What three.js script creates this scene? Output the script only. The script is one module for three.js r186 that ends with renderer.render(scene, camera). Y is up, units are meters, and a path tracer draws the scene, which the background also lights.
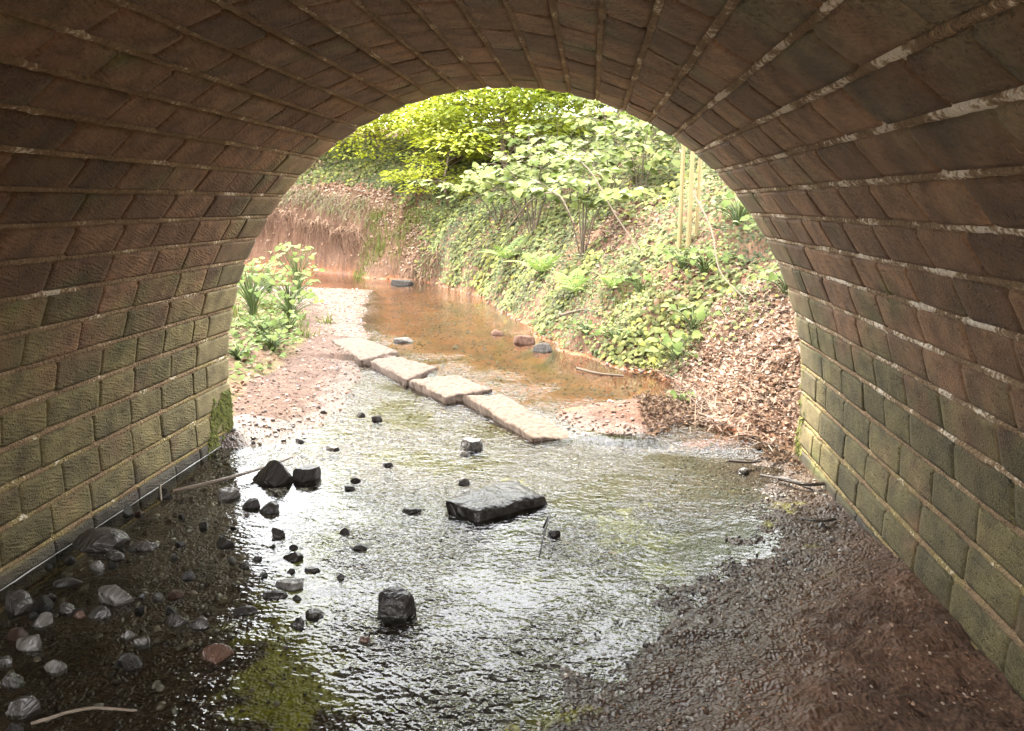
import * as THREE from 'three';
import { ImprovedNoise } from 'three/addons/math/ImprovedNoise.js';
import { mergeGeometries, mergeVertices } from 'three/addons/utils/BufferGeometryUtils.js';

// ---------------------------------------------------------------- camera, sky, sun, exposure
const scene = new THREE.Scene();
const camera = new THREE.PerspectiveCamera(52.28, 1024 / 731, 0.05, 400);
camera.position.set(0.524, 1.507, 4.498);
camera.lookAt(0.524 - 0.10165, 1.507 - 0.21208, 4.498 - 0.97195);
camera.updateMatrixWorld(); camera.updateProjectionMatrix();

const noiser = new ImprovedNoise();
const N3 = (x, y, z = 0) => noiser.noise(x, y, z);
const gauss = (x, a, z, b) => Math.exp(-(x * x) / (a * a) - (z * z) / (b * b));
function fbm(x, y, z = 0, oct = 4) { let a = 0.5, s = 0; for (let i = 0; i < oct; i++) { s += a * N3(x, y, z); x *= 2.03; y *= 2.03; z *= 2.03; a *= 0.5; } return s; }
const clamp = (v, a = 0, b = 1) => Math.min(b, Math.max(a, v));
const sst = (a, b, v) => { const t = clamp((v - a) / (b - a)); return t * t * (3 - 2 * t); };
const mix = (a, b, t) => a + (b - a) * t;
const mix3 = (a, b, t) => [mix(a[0], b[0], t), mix(a[1], b[1], t), mix(a[2], b[2], t)];
function rng(seed) { let a = seed >>> 0; return () => { a |= 0; a = a + 0x6D2B79F5 | 0; let t = Math.imul(a ^ a >>> 15, 1 | a); t = t + Math.imul(t ^ t >>> 7, 61 | t) ^ t; return ((t ^ t >>> 14) >>> 0) / 4294967296; }; }

// bright overcast sky with thin cloud, the same all the way round
{
  const w = 512, h = 256, d = new Float32Array(w * h * 4);
  for (let j = 0; j < h; j++) for (let i = 0; i < w; i++) {
    const el = ((j + 0.5) / h - 0.5) * Math.PI, az = (i / w) * 2 * Math.PI, k = (j * w + i) * 4;
    const c = Math.cos(el), n = fbm(c * Math.cos(az) * 2.2 + 5, Math.sin(el) * 4.4, c * Math.sin(az) * 2.2 + 9, 4);
    const l = (el < 0 ? 0.72 : 0.72 + 0.5 * Math.sin(el)) * (1 + 0.35 * n);
    d[k] = l * .98; d[k + 1] = l * .99; d[k + 2] = l * 1.03; d[k + 3] = 1;
  }
  const sky = new THREE.DataTexture(d, w, h, THREE.RGBAFormat, THREE.FloatType);
  sky.mapping = THREE.EquirectangularReflectionMapping; sky.magFilter = THREE.LinearFilter; sky.needsUpdate = true;
  scene.background = sky; scene.environment = sky;
}
const sun = new THREE.DirectionalLight(0xfff1da, 1.4);
sun.position.set(-9, 22, -12); sun.target.position.set(0, 0, -4);
sun.castShadow = true; sun.shadow.radius = 22; sun.shadow.mapSize.set(2048, 2048);
Object.assign(sun.shadow.camera, { left: -25, right: 25, top: 25, bottom: -25, near: 1, far: 80 });
scene.add(sun, sun.target);
const renderer = new THREE.WebGLRenderer({ antialias: true });
renderer.shadowMap.enabled = true;
renderer.toneMapping = THREE.LinearToneMapping;
renderer.toneMappingExposure = 13;

// ---------------------------------------------------------------- helpers
const used = new Map();
function numbered(name) { const n = used.get(name) || 0; used.set(name, n + 1); return n ? name + '_' + String(n).padStart(3, '0') : name; }
function put(o, name, parent = scene) { o.name = parent === scene ? numbered(name) : name; o.castShadow = o.receiveShadow = true; parent.add(o); return o; }
function tag(o, label, category, group) { o.userData.label = label; o.userData.category = category; if (group) o.userData.group = group; return o; }
function kind(o, k, label) { o.userData.kind = k; if (label) o.userData.label = label; return o; }
function geo(pos, idx, uv, col) {
  const g = new THREE.BufferGeometry();
  g.setAttribute('position', new THREE.Float32BufferAttribute(pos, 3));
  if (uv) g.setAttribute('uv', new THREE.Float32BufferAttribute(uv, 2));
  if (col) g.setAttribute('color', new THREE.Float32BufferAttribute(col, 3));
  g.setIndex(idx); g.computeVertexNormals(); return g;
}
function tex(w, h, f, srgb = false) {
  const d = new Uint8Array(w * h * 4), o = [0, 0, 0];
  for (let j = 0; j < h; j++) for (let i = 0; i < w; i++) { f(i, j, o); const k = (j * w + i) * 4; for (let c = 0; c < 3; c++) d[k + c] = clamp(Math.round(o[c] * 255), 0, 255); d[k + 3] = 255; }
  const t = new THREE.DataTexture(d, w, h, THREE.RGBAFormat); t.magFilter = THREE.LinearFilter; t.wrapS = t.wrapT = THREE.RepeatWrapping;
  if (srgb) t.colorSpace = THREE.SRGBColorSpace; t.needsUpdate = true; return t;
}
// noise that repeats over a tile: sampled on two circles is costly, so blend the seams instead
function tileNoise(f, w) { return (i, j) => { const m = w * 0.12, a = f(i, j); let v = a; if (i > w - m) { const t = (i - w + m) / m; v = mix(v, f(i - w, j), t); } if (j > w - m) { const t = (j - w + m) / m; v = mix(v, i > w - m ? mix(f(i, j - w), f(i - w, j - w), (i - w + m) / m) : f(i, j - w), t); } return v; }; }

// ---------------------------------------------------------------- textures
// squared stone: mottled sandy grain with slanting chisel marks and pits; one tile is one metre
const stoneN = tileNoise((i, j) => {
  const x = i / 1024, y = j / 1024, a = x * 0.94 + y * 0.34, b = -x * 0.34 + y * 0.94;
  const chisel = N3(a * 17 + 3, b * 100, 2), pit = -2.2 * Math.max(0, N3(x * 75, y * 75, 7) - .22) + .5 * N3(x * 190, y * 190, 9), lump = fbm(x * 8, y * 8, 4, 4);
  return 0.5 + (0.13 + 0.3 * lump) * chisel + 0.24 * pit + 0.62 * lump;
}, 1024);
const stoneBump = tex(1024, 1024, (i, j, o) => { o[0] = o[1] = o[2] = stoneN(i, j); });
const stoneC = tileNoise((i, j) => { const x = i / 1024, y = j / 1024; return 0.80 + 0.8 * fbm(x * 9, y * 9, 21, 5) + 0.2 * N3(x * 90, y * 90, 3) + 0.16 * N3((x * .94 + y * .34) * 30, (y * .94 - x * .34) * 90, 31); }, 1024);
const stoneMap = tex(1024, 1024, (i, j, o) => { const v = stoneC(i, j), w = stoneN(i, j); const s = v * (0.62 + 0.7 * w); o[0] = s; o[1] = s * 0.99; o[2] = s * 0.97; });
// loose ground: crumbs and grit
const gritN = tileNoise((i, j) => { const x = i / 1024, y = j / 1024; return 0.5 + 0.35 * N3(x * 40, y * 40, 5) + 0.28 * N3(x * 95, y * 95, 6) + 0.3 * fbm(x * 10, y * 10, 8, 3); }, 1024);
const gritBump = tex(1024, 1024, (i, j, o) => { o[0] = o[1] = o[2] = gritN(i, j); });
const gritC = tileNoise((i, j) => { const x = i / 1024, y = j / 1024; return 0.66 + 0.4 * N3(x * 60, y * 60, 11) * 0.8 + 0.4 * fbm(x * 12, y * 12, 13, 3); }, 1024);
const gritMap = tex(1024, 1024, (i, j, o) => { const v = gritC(i, j); o[0] = v; o[1] = v * 0.97; o[2] = v * 0.95; });
const rockN = tileNoise((i, j) => 0.5 + 0.6 * fbm(i / 512 * 8, j / 512 * 8, 41, 5), 512), rockBump = tex(512, 512, (i, j, o) => { o[0] = o[1] = o[2] = rockN(i, j); });

// ---------------------------------------------------------------- the lie of the land
// outer bank: the steep right bank and, round the bend, the red earth cliff: x, z, toe height, slope, toe width
const OB = [[2.0, 7, .05, .9, .2], [1.86, .3, .05, .9, .2], [1.68, -.2, .05, .95, .2], [1.44, -.5, .06, .9, .2], [1.38, -1.3, .1, .85, .2], [1.16, -2.03, .15, .8, .2], [.64, -2.47, .2, .76, .22], [.23, -3.23, .25, .75, .25], [-.37, -5.08, .4, .74, .3],
  [-1.26, -7.5, .8, .66, .3], [-2.45, -9.5, 1.0, .55, .2], [-2.95, -10.1, .9, .55, .55], [-3.8, -10.2, .9, .6, .75], [-4.6, -11.0, 1.4, .48, .3], [-6.04, -11.9, 1.5, .46, .28], [-9, -12.6, 1.5, .46, .28], [-40, -15, 1.5, .46, .3]];
const LB = [[-1.9, 7], [-1.88, .2], [-2.0, -.4], [-2.28, -1.2], [-2.2, -1.8], [-2.5, -3.0], [-3.4, -5.2], [-4.8, -7.2], [-8, -8.6], [-40, -10]];
function polyDist(P, x, z) {
  let best = 1e9, side = 1, at = 0, bt = 0;
  for (let i = 0; i < P.length - 1; i++) {
    const ax = P[i][0], az = P[i][1], dx = P[i + 1][0] - ax, dz = P[i + 1][1] - az;
    const t = clamp(((x - ax) * dx + (z - az) * dz) / (dx * dx + dz * dz)), ex = x - ax - dx * t, ez = z - az - dz * t, q = ex * ex + ez * ez;
    if (q < best) { best = q; at = i; bt = t; side = (dx * (z - az) - dz * (x - ax)) > 0 ? 1 : -1; }
  }
  return [Math.sqrt(best) * side, at, bt];
}
const stepU = (x, z) => (x + 2.2) * 0.749 - (z + 3.2) * 0.663;              // metres upstream of the line of slabs
const waterLevel = (x, z) => 0.035 * sst(-0.12, 0.16, stepU(x, z)) * sst(0.1, -0.15, z);
const barLine = [[-9, 2.2], [-.2, 2.0], [.2, 1.74], [1.0, 1.58], [1.5, 1.28], [1.9, .95], [2.5, .6], [3.2, .4], [8, .2]];   // z, x where the right gravel leaves the water
function barX(z) { for (let i = 0; i < barLine.length - 1; i++) if (z <= barLine[i + 1][0]) return mix(barLine[i][1], barLine[i + 1][1], clamp((z - barLine[i][0]) / (barLine[i + 1][0] - barLine[i][0]))); return .2; }
function land(x, z) {
  const wob = z < .1 ? 0.10 * N3(x * 1.7, z * 1.7, 3) + 0.05 * N3(x * 5, z * 5, 9) : 0;
  const [do_, i, t] = polyDist(OB, x, z), d = do_ + (do_ > -.3 ? wob : 0), [dl_] = polyDist(LB, x, z), dl = -dl_ + (z < -.2 ? wob * .8 : 0);
  const n = fbm(x * 3.1, z * 3.1, 1, 4), grit = 0.010 * N3(x * 17, z * 17, 2) + 0.006 * N3(x * 41, z * 41, 4);
  let h, what;
  if (d > 0) {
    const A = OB[i], B = OB[i + 1], toe = mix(A[2], B[2], t), sl = mix(A[3], B[3], t), wd = mix(A[4], B[4], t);
    h = 0.0 + toe * (1 - Math.exp(-d / wd)) + sl * d;
    const cap = mix(1.75, 3, sst(-5, -10, z)); if (h > cap) h = cap + (h - cap) / (1.6 + (h - cap) / 2.6);
    h += 0.22 * n * sst(0, .6, d) + grit * 1.5; what = 1;
  } else if (dl > 0) { h = 0.06 + 0.26 * dl; if (h > 1.2) h = 1.2 + (h - 1.2) / (1 + (h - 1.2) / 1.5); h += 0.12 * n * sst(0, .5, dl) + grit; what = 2; }
  else {
    what = 0;
    const u = stepU(x, z), wl = waterLevel(x, z);
    let b = -0.038;
    if (z > -0.2) {
      b += -0.075 * sst(-.55, -1.05, x) * sst(.3, .9, z);
      const dr = x - barX(z);
      b += 0.026 * sst(-.85, -.1, dr) + 0.035 * sst(-.45, .35, dr) + .022 * N3(x * 5.5, z * 5.5, 12) * gauss(dr, .45, 0, 1) + 0.085 * sst(.02, .75, dr);
    } else {
      b += -0.10 * sst(0.15, .8, u); if (z < -2.4) b = mix(b, .045, sst(.1, -.25, x - poolX(z) + .25 * n));
      b += 0.105 * gauss(x + 2, .55, z + 1, 1.25);
      b += 0.235 * gauss(x - .95, .6, z + .8, .58);
      b += 0.10 * gauss(x - .1, .34, z + 3.7, .4);
    }
    if (z < .4) { const k = sst(.4, 0, z); b = mix(b, 0.065 + wl * .5, k * gauss(dl, .5, 0, 1)); b = mix(b, wl + .02, k * gauss(d, .14, 0, 1)); }
    h = b + 0.024 * n + grit; if (z > -.2) h += sst(.3, .6, x - barX(z)) * (.014 * N3(x * 9, z * 9, 6) + .012 * N3(x * 23, z * 23, 7));
  }
  return [h, what, d, dl];
}
// x of the left shore of the pool
const poolX = z => z > -3.3 ? mix(-1.7, -.6, clamp((z + 3.3) / 1.8)) : z > -5 ? mix(-2.25, -1.7, (z + 5) / 1.7) : z > -8.2 ? mix(-3.1, -2.25, (z + 8.2) / 3.2) : -3.1 + (z + 8.2) * 4;
const H = (x, z) => land(x, z)[0];
function normalAt(x, z, e = 0.05) { const a = H(x + e, z) - H(x - e, z), b = H(x, z + e) - H(x, z - e); return new THREE.Vector3(-a, 2 * e, -b).normalize(); }
function axis(parts) { const a = []; for (const [from, to, step] of parts) { const n = Math.max(1, Math.round((to - from) / step)); for (let i = 0; i < n; i++) a.push(from + (to - from) * i / n); } a.push(parts[parts.length - 1][1]); return a; }
{
  const xs = axis([[-70, -30, 5], [-30, -14, 1.2], [-14, -8, .2], [-8, -2.2, .06], [-2.2, 2.0, .026], [2, 4.2, .07], [4.2, 9, .4], [9, 70, 5]]);
  const zs = axis([[-90, -40, 5], [-40, -20, 1], [-20, -13, .2], [-13, -3.4, .06], [-3.4, 3.2, .026], [3.2, 8, .12], [8, 30, 1.5]]);
  const nx = xs.length, nz = zs.length, pos = new Float32Array(nx * nz * 3), uv = new Float32Array(nx * nz * 2), col = new Float32Array(nx * nz * 3), uv1 = new Float32Array(nx * nz * 2);
  let k = 0;
  for (let j = 0; j < nz; j++) for (let i = 0; i < nx; i++, k++) {
    const x = xs[i], z = zs[j], [h, what, d, dl] = land(x, z), wl = waterLevel(x, z);
    const n = fbm(x * 2.3 + 8, z * 2.3, 5, 3), m = fbm(x * 9, z * 9, 15, 3); let c;
    if (what === 1) {
      const cliff = sst(-2.7, -3.4, x) * sst(-9, -10, z) * sst(1.3, .7, d);
      c = mix3([.22, .13, .085], [.15, .10, .055], sst(-.2, .25, n));
      c = mix3(c, mix3([.125, .066, .038], [.175, .10, .062], sst(-.2, .2, m)), Math.max(cliff, sst(.5, .1, d) * .5 * sst(-1.5, -2.2, z)));
    } else if (what === 2) c = mix3([.20, .12, .08], [.14, .12, .05], sst(-.2, .2, n));
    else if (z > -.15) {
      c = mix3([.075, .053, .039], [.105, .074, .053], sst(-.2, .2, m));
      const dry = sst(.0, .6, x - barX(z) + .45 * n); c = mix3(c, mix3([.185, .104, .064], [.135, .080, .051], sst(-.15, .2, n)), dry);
      const alg = sst(.02, .2, n + .6 * m + .95 * gauss(x + .8 - (z - 1.4) * .345, .17, z - 1.95, .8) + .5 * Math.exp(-(((x - .8) / .22) ** 2) - ((z - 1.25) / .5) ** 2) + .5 * Math.exp(-(((x - .45) / .2) ** 2) - ((z - 2.6) / .3) ** 2) - .3);
      c = mix3(c, [.40, .41, .06], alg * .95 * (1 - dry) * sst(-.95, -.75, x));
    } else {
      const u = stepU(x, z), pool = sst(.1, .5, u) * (1 - .85 * sst(.25, .6, gauss(x - .95, .6, z + .8, .65) + .6 * n));
      c = mix3([.145, .092, .068], [.10, .064, .049], sst(-.2, .2, m));
      c = mix3(c, mix3([.31, .103, .034], [.20, .076, .029], sst(-.2, .25, n)), pool * (z < -2.4 ? sst(-.2, .1, x - poolX(z) + .25 * n) : 1));
      const xl = z > -.7 ? mix(-1.4, -1.75, (z + .7) / .7) : mix(-1.4, -2.0, clamp((-.7 - z) / 2.1)); c = mix3(c, mix3([.075, .053, .039], [.105, .074, .053], sst(-.2, .2, m)), .92 * Math.max(sst(.12, -.12, u), sst(-.55, -.12, z + .35 * n)) * sst(-.12, .15, x - xl + .3 * n) * Math.max(sst(.75, .45, x), sst(-.35, -.15, z + .1 * n)));
    }
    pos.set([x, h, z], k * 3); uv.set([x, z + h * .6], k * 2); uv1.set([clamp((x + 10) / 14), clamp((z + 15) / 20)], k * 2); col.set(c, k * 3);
  }
  const a = [];
  for (let j = 0; j < nz - 1; j++) for (let i = 0; i < nx - 1; i++) { const p = j * nx + i, q = [p, p + nx, p + 1, p + 1, p + nx, p + nx + 1]; a.push(...q); }
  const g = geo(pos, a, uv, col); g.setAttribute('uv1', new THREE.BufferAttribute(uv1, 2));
  // wetness: glossy where water stands or seeps, dull on dry soil
  const wetMap = tex(490, 700, (i, j, o) => { const x = -10 + 14 * i / 490, z = -15 + 20 * j / 700, [h, what] = land(x, z), n = fbm(x * 2.3 + 8, z * 2.3, 5, 3), m = fbm(x * 9, z * 9, 15, 3); const dry = what !== 0 ? 1 : z > -.3 ? sst(.25, .85, x - barX(z) + .45 * n + .5 * m) : sst(.01, .05, h - waterLevel(x, z) + .05 * m); o[0] = o[1] = o[2] = mix(.34, .97, dry); });
  wetMap.channel = 1; wetMap.wrapS = wetMap.wrapT = THREE.ClampToEdgeWrapping;
  const dryM = new THREE.MeshPhysicalMaterial({ vertexColors: true, map: gritMap, bumpMap: gritBump, bumpScale: 0.016, roughness: 1, roughnessMap: wetMap, specularIntensity: .6 });
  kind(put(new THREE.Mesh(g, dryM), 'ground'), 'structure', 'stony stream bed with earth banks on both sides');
}
// ---------------------------------------------------------------- the water
{
  // ripple heights over the near reach, 4.4 m by 7.2 m: lively in the middle, quiet at the left wall and in the pool
  const S = 2048, X0 = -2.4, Z0 = -4.0, WX = 4.4, WZ = 7.2;
  const rip = (x, z) => {
    const a = N3(x * 27 + .9 * N3(x * 7, z * 7, 1), z * 36 + 1.1 * N3(x * 6, z * 8, 2), 3), b = N3(x * 62 + a, z * 80 + a * .7, 5), c = N3(x * 125, z * 150, 8);
    return { a, b, c };
  };
  const lively = (x, z) => {
    const n = fbm(x * 1.9, z * 1.9, 77, 3);
    let l = 1;
    l *= mix(1, .22, sst(-.62, -1.0, x + .3 * n) * sst(.2, .8, z));
    l *= mix(1, .12, Math.min(1, 1.6 * gauss(x + .8 - (z - 1.4) * .345, .17, z - 2.42, .32))); l *= mix(1, .4, gauss(x + .8 - (z - 1.4) * .345, .16, z - 1.8, .5));
    l *= mix(1.25, .28, sst(-.22, .22, n));
    l *= mix(1, .13, sst(.55, .95, stepU(x, z)) * sst(0, -.4, z));
    l *= mix(1, .5, sst(.6, 1.1, x) * sst(-.2, .2, z));
    return l;
  };
  const LG = 128, lg = new Float32Array((LG + 1) * (LG + 1)); for (let j = 0; j <= LG; j++) for (let i = 0; i <= LG; i++) lg[j * (LG + 1) + i] = lively(X0 + WX * i / LG, Z0 + WZ * j / LG);
  const livelyFast = (i, j) => { const a = i / S * LG, b = j / S * LG, i0 = Math.floor(a), j0 = Math.floor(b), k = j0 * (LG + 1) + i0; return mix(mix(lg[k], lg[k + 1], a - i0), mix(lg[k + LG + 1], lg[k + LG + 2], a - i0), b - j0); };
  const bump = tex(S, S, (i, j, o) => { const x = X0 + WX * i / S, z = Z0 + WZ * j / S, r = rip(x, z), l = livelyFast(i, j); o[0] = o[1] = o[2] = .5 + l * (.26 * r.a + .17 * r.b + .06 * r.c); });
  const xs = axis([[-10, -2.4, .07], [-2.4, 2.0, .016]]), zs = axis([[-13, -4, .07], [-4, 3.2, .016], [3.2, 8, .12]]);
  const nx = xs.length, nz = zs.length, pos = [], uv = [], keep = new Int32Array(nx * nz).fill(-1), idx = [];
  for (let j = 0, k = 0; j < nz; j++) for (let i = 0; i < nx; i++, k++) {
    const x = xs[i], z = zs[j], wl = waterLevel(x, z); if (x > 1.85 && z > -.05) continue; if (x < -1.87 && z > -.02) continue;
    const h = H(x, z); if (h > wl + .05) continue;
    const near = z > -4 && z < 3.2 && x > -2.4 ? 1 : .3, l = lively(x, z) * near;
    let y = wl + l * (0.0062 * N3(x * 9 + .5 * N3(x * 3, z * 3, 4), z * 15, 31) + 0.0032 * N3(x * 4, z * 6, 33));
    if (z > 0) y += .008 * Math.exp(-(x + 1.8) / .012) * (x > -1.8 ? 1 : 0) + (x <= -1.8 ? .008 : 0);          // the water climbs a little where it meets the wall
    keep[k] = pos.length / 3; pos.push(x, y, z); uv.push((x - X0) / WX, (z - Z0) / WZ);
  }
  for (let j = 0; j < nz - 1; j++) for (let i = 0; i < nx - 1; i++) { const p = j * nx + i, a = keep[p], b = keep[p + nx], c = keep[p + 1], d = keep[p + nx + 1]; if (a >= 0 && b >= 0 && c >= 0 && d >= 0) idx.push(a, b, c, c, b, d); }
  const m = new THREE.MeshPhysicalMaterial({ color: new THREE.Color().setRGB(.58, .58, .53), transmission: 1, thickness: 0, ior: 1.33, roughness: .03, bumpMap: bump, bumpScale: .0165 });
  kind(put(new THREE.Mesh(geo(pos, idx, uv), m), 'stream_water'), 'structure', 'shallow rippling stream water');
}

// ---------------------------------------------------------------- the bridge: a barrel vault of coursed stone
const RV = 1.8, SPR = 0.364, LOW = -0.50, ARC = Math.PI * RV, END = 5.5;  // END: unseen rear opening, set close behind the camera to admit back light
// s runs along the profile: 0 at the left foot, up the left wall, over the vault and down the right wall; dep is depth into the wall
const sWall = SPR - LOW, sAll = 2 * sWall + ARC;
function onVault(s, z, dep, v = new THREE.Vector3()) {
  if (s < sWall) return v.set(-RV - dep, LOW + s, z);
  if (s > sWall + ARC) return v.set(RV + dep, SPR - (s - sWall - ARC), z);
  const a = Math.PI - (s - sWall) / RV; return v.set(Math.cos(a) * (RV + dep), SPR + Math.sin(a) * (RV + dep), z);
}
const bridge = put(new THREE.Group(), 'stone_arch_bridge');
tag(bridge, 'old stone barrel vault bridge with pale mortar courses spanning the whole stream', 'bridge');
const stoneM = new THREE.MeshStandardMaterial({ vertexColors: true, map: stoneMap, bumpMap: stoneBump, bumpScale: 0.021, roughness: .82 });
const dressedM = new THREE.MeshStandardMaterial({ vertexColors: true, map: stoneMap, bumpMap: stoneBump, bumpScale: 0.006, roughness: .85 });
const tall = s => Math.min(s, sAll - s) - sWall;                             // arc metres above the springing
function stoneColour(s, z, tone, p, dressed) {
  // brown stone, sooty and dry in the vault; olive algae in patches on the damp lower courses and at the mouth
  const up = tall(s), n = fbm(p.x * 4 + 3, p.y * 4 + p.z * 2, p.z * 4, 4), right = s > sAll / 2;
  let c = mix3([.190, .101, .050], [.245, .138, .072], tone);
  const damp = sst(.05, .35, n + .62 * sst(1.05, .15, up) + .32 * sst(.9, .1, z) - .12);
  c = mix3(c, right ? [.122, .108, .040] : [.180, .152, .060], damp * .9);
  if (dressed) c = mix3(c, [.23, .185, .10], .35);
  c = mix3(c, [.20, .165, .088], .8 * sst(.0, .25, n * 1.3 + .35 * sst(2.3, 2.9, z) * (right ? 1 : .2) * sst(1.2, 1.7, up) - .08) * (right ? 1 : .5) * sst(1.1, 1.5, up));  // pale mottling; the haze at the upper right near end is painted in too
  const moss = sst(.1, .3, n + .42 * sst(-.05, -.4, up) * sst(1.6, .2, z) - .18);
  c = mix3(c, [.085, .095, .022], moss * .8);
  c = mix3(c, [.060, .052, .042], .85 * sst(-.27, -.31, up + .1 * n));                        // the footing is black with damp
  const k = .72 + .5 * tone; return [c[0] * k, c[1] * k, c[2] * k];
}
function block(s0, s1, z0, z1, seed, dressed) {
  const r = rng(seed), nu = dressed ? 4 : 4, nv = 3, pos = [], uv = [], col = [], idx = [], tone = r(), proud = (dressed ? .004 : .005) + .005 * (r() - .5), ou = r() * 3, ov = r() * 3;
  const c = onVault((s0 + s1) / 2, (z0 + z1) / 2, 0).clone(), v = new THREE.Vector3();
  const corner = [r(), r(), r(), r()].map(q => .001 + .009 * q * q * q);
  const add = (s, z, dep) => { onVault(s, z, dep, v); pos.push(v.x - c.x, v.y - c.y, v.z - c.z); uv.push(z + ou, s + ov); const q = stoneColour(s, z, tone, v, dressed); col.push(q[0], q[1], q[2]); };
  const inset = dressed ? .003 : .003, per = [];
  for (let j = 0; j <= nv; j++) for (let i = 0; i <= nu; i++) {
    const a = [0, .07, .5, .93, 1][i], b = [0, .13, .87, 1][j], ei = i === 0 || i === nu, ej = j === 0 || j === nv;
    const ins = ei && ej ? corner[(i ? 1 : 0) + (j ? 2 : 0)] + inset : inset, iz = ei && ej ? ins : .001;
    const z = mix(z0 + iz, z1 - iz, a) + (ei ? 0 : (r() - .5) * .012), s = mix(s0 + ins, s1 - ins, b) + (r() - .5) * .004;
    add(s, z, -proud + (ej ? .003 + .005 * r() : ei ? .001 + .002 * r() : (r() - .5) * (dressed ? .003 : .006)));
  }
  const at = (i, j) => j * (nu + 1) + i;
  for (let j = 0; j < nv; j++) for (let i = 0; i < nu; i++) idx.push(at(i, j), at(i, j + 1), at(i + 1, j), at(i + 1, j), at(i, j + 1), at(i + 1, j + 1));
  for (let i = 0; i < nu; i++) per.push([i, 0]); for (let j = 0; j < nv; j++) per.push([nu, j]); for (let i = nu; i > 0; i--) per.push([i, nv]); for (let j = nv; j > 0; j--) per.push([0, j]);
  const base = pos.length / 3;
  for (const [i, j] of per) add(mix(s0, s1, [0, .13, .87, 1][j]), mix(z0, z1, [0, .07, .5, .93, 1][i]), .035);
  for (let k = 0; k < per.length; k++) { const k2 = (k + 1) % per.length, a = at(...per[k]), b = at(...per[k2]); idx.push(a, b, base + k, b, base + k2, base + k); }
  return [geo(pos, idx, uv, col), c];
}
const seenPoint = new THREE.Vector3();
function inFrame(s0, s1, z0, z1) {
  for (const s of [s0, (s0 + s1) / 2, s1]) for (const z of [z0, (z0 + z1) / 2, z1]) { onVault(s, z, 0, seenPoint).project(camera); if (Math.abs(seenPoint.x) < 1 && Math.abs(seenPoint.y) < 1 && seenPoint.z < 1 && z < 4.2) return true; }
  return false;
}
{
  const r = rng(11), rest = [], CH = 0.1597;
  // courses, counted so that a bed joint falls 1.30 m above the springing; each ends at the mouth in a smoother dressed stone
  const first = (sWall + 1.30) % CH, rows = []; for (let s = first - CH; s < sAll; s += CH) rows.push(s);
  let shown = 0;
  rows.forEach((s, row) => {
    const s1 = s + CH; if (s1 < .12 || s > sAll - .12) return;
    const j = .0085 + .003 * r(), ringHere = (row % 2 ? .42 : .30) + .05 * (r() - .5);
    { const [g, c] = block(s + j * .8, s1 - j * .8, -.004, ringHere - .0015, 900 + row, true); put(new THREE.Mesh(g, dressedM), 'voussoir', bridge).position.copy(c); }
    let z = ringHere + .004, n = 0;
    while (z < END - .1) {
      let len = .25 + .13 * r(); if (n === 0) len *= .5 + .6 * (row % 2); n++;
      const z1 = Math.min(END, z + len), seed = row * 131 + n;
      const a = s + j + (r() - .5) * .006, b = s1 - j + (r() - .5) * .006, [g, c] = block(a, b, z + .0015, z1 - .0015 - .003 * r() * r(), seed, false);
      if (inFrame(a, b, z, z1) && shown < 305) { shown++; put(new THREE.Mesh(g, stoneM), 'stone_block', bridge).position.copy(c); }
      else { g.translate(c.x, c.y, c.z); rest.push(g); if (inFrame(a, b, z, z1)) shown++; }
      z = z1;
    }
  });
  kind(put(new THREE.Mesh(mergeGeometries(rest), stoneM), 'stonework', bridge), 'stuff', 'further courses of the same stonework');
  // mortar: a rough skin just behind the stone faces, whitened by lime that has wept out of the joints
  const TW = 2048, TH = 1024, TZ = 3.6;
  const mortarMap = tex(TW, TH, (i, k, o) => {
    const s = sAll * i / TW, z = TZ * k / TH, up = tall(s), right = s > sAll / 2;
    const n = fbm(s * 5, z * 5, 61, 4), f = fbm(s * 70, z * 55, 63, 4), g = N3(s * 90, z * 90, 65);
    let c = mix3([.50, .415, .31], [.60, .51, .39], sst(-.2, .25, n)); c = c.map(v => v * (1 + .25 * f + .12 * g));
    const zone = right ? .27 * sst(.2, .6, up) * sst(2.3, 1.6, up) : .06 * sst(.4, .9, up) * sst(2.4, 1.8, up);
    const lime = .85 * sst(.12, .34, f * .8 + n * 1.1 + zone - .16);
    c = mix3(c, [.93, .90, .84], lime);
    const algae = sst(0, .3, n + .4 * sst(.5, -.2, up) + .3 * sst(.8, .1, z) - .25); c = mix3(c, [.50, .46, .26], algae * .6 * (1 - lime));
    o[0] = c[0]; o[1] = c[1]; o[2] = c[2];
  }, true);
  const ss = [0]; for (const s of rows) for (const o of [-.013, -.007, 0, .007, .013, .05, .08, .11]) if (s + o > ss[ss.length - 1] + .002 && s + o < sAll) ss.push(s + o); ss.push(sAll);
  const bedAt = s => { const q = ((s - first) % CH + CH) % CH, e = Math.min(q, CH - q); return Math.max(0, 1 - e / .012); };
  const zz = axis([[.0, 3.2, .018], [3.2, END, .15]]), pos = [], uv = [], uvm = [], idx = [], v = new THREE.Vector3();
  for (const z of zz) for (const s of ss) { const bed = bedAt(s), ridge = sst(0, .5, bed); onVault(s + ridge * .007 * N3(s * 25, z * 13, 75), z, mix(.006 + .003 * N3(s * 20, z * 20, 79), -.001 + .006 * N3(s * 3, z * 9, 71) + .005 * N3(s * 7, z * 30, 73), ridge) + (z < .01 ? .012 : 0), v); pos.push(v.x, v.y, v.z); uv.push(s / sAll, z / TZ); uvm.push(s * 1.7, z * 1.7); }
  for (let a = 0; a < zz.length - 1; a++) for (let b = 0; b < ss.length - 1; b++) { const p = a * ss.length + b; idx.push(p, p + ss.length, p + 1, p + 1, p + ss.length, p + ss.length + 1); }
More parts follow.
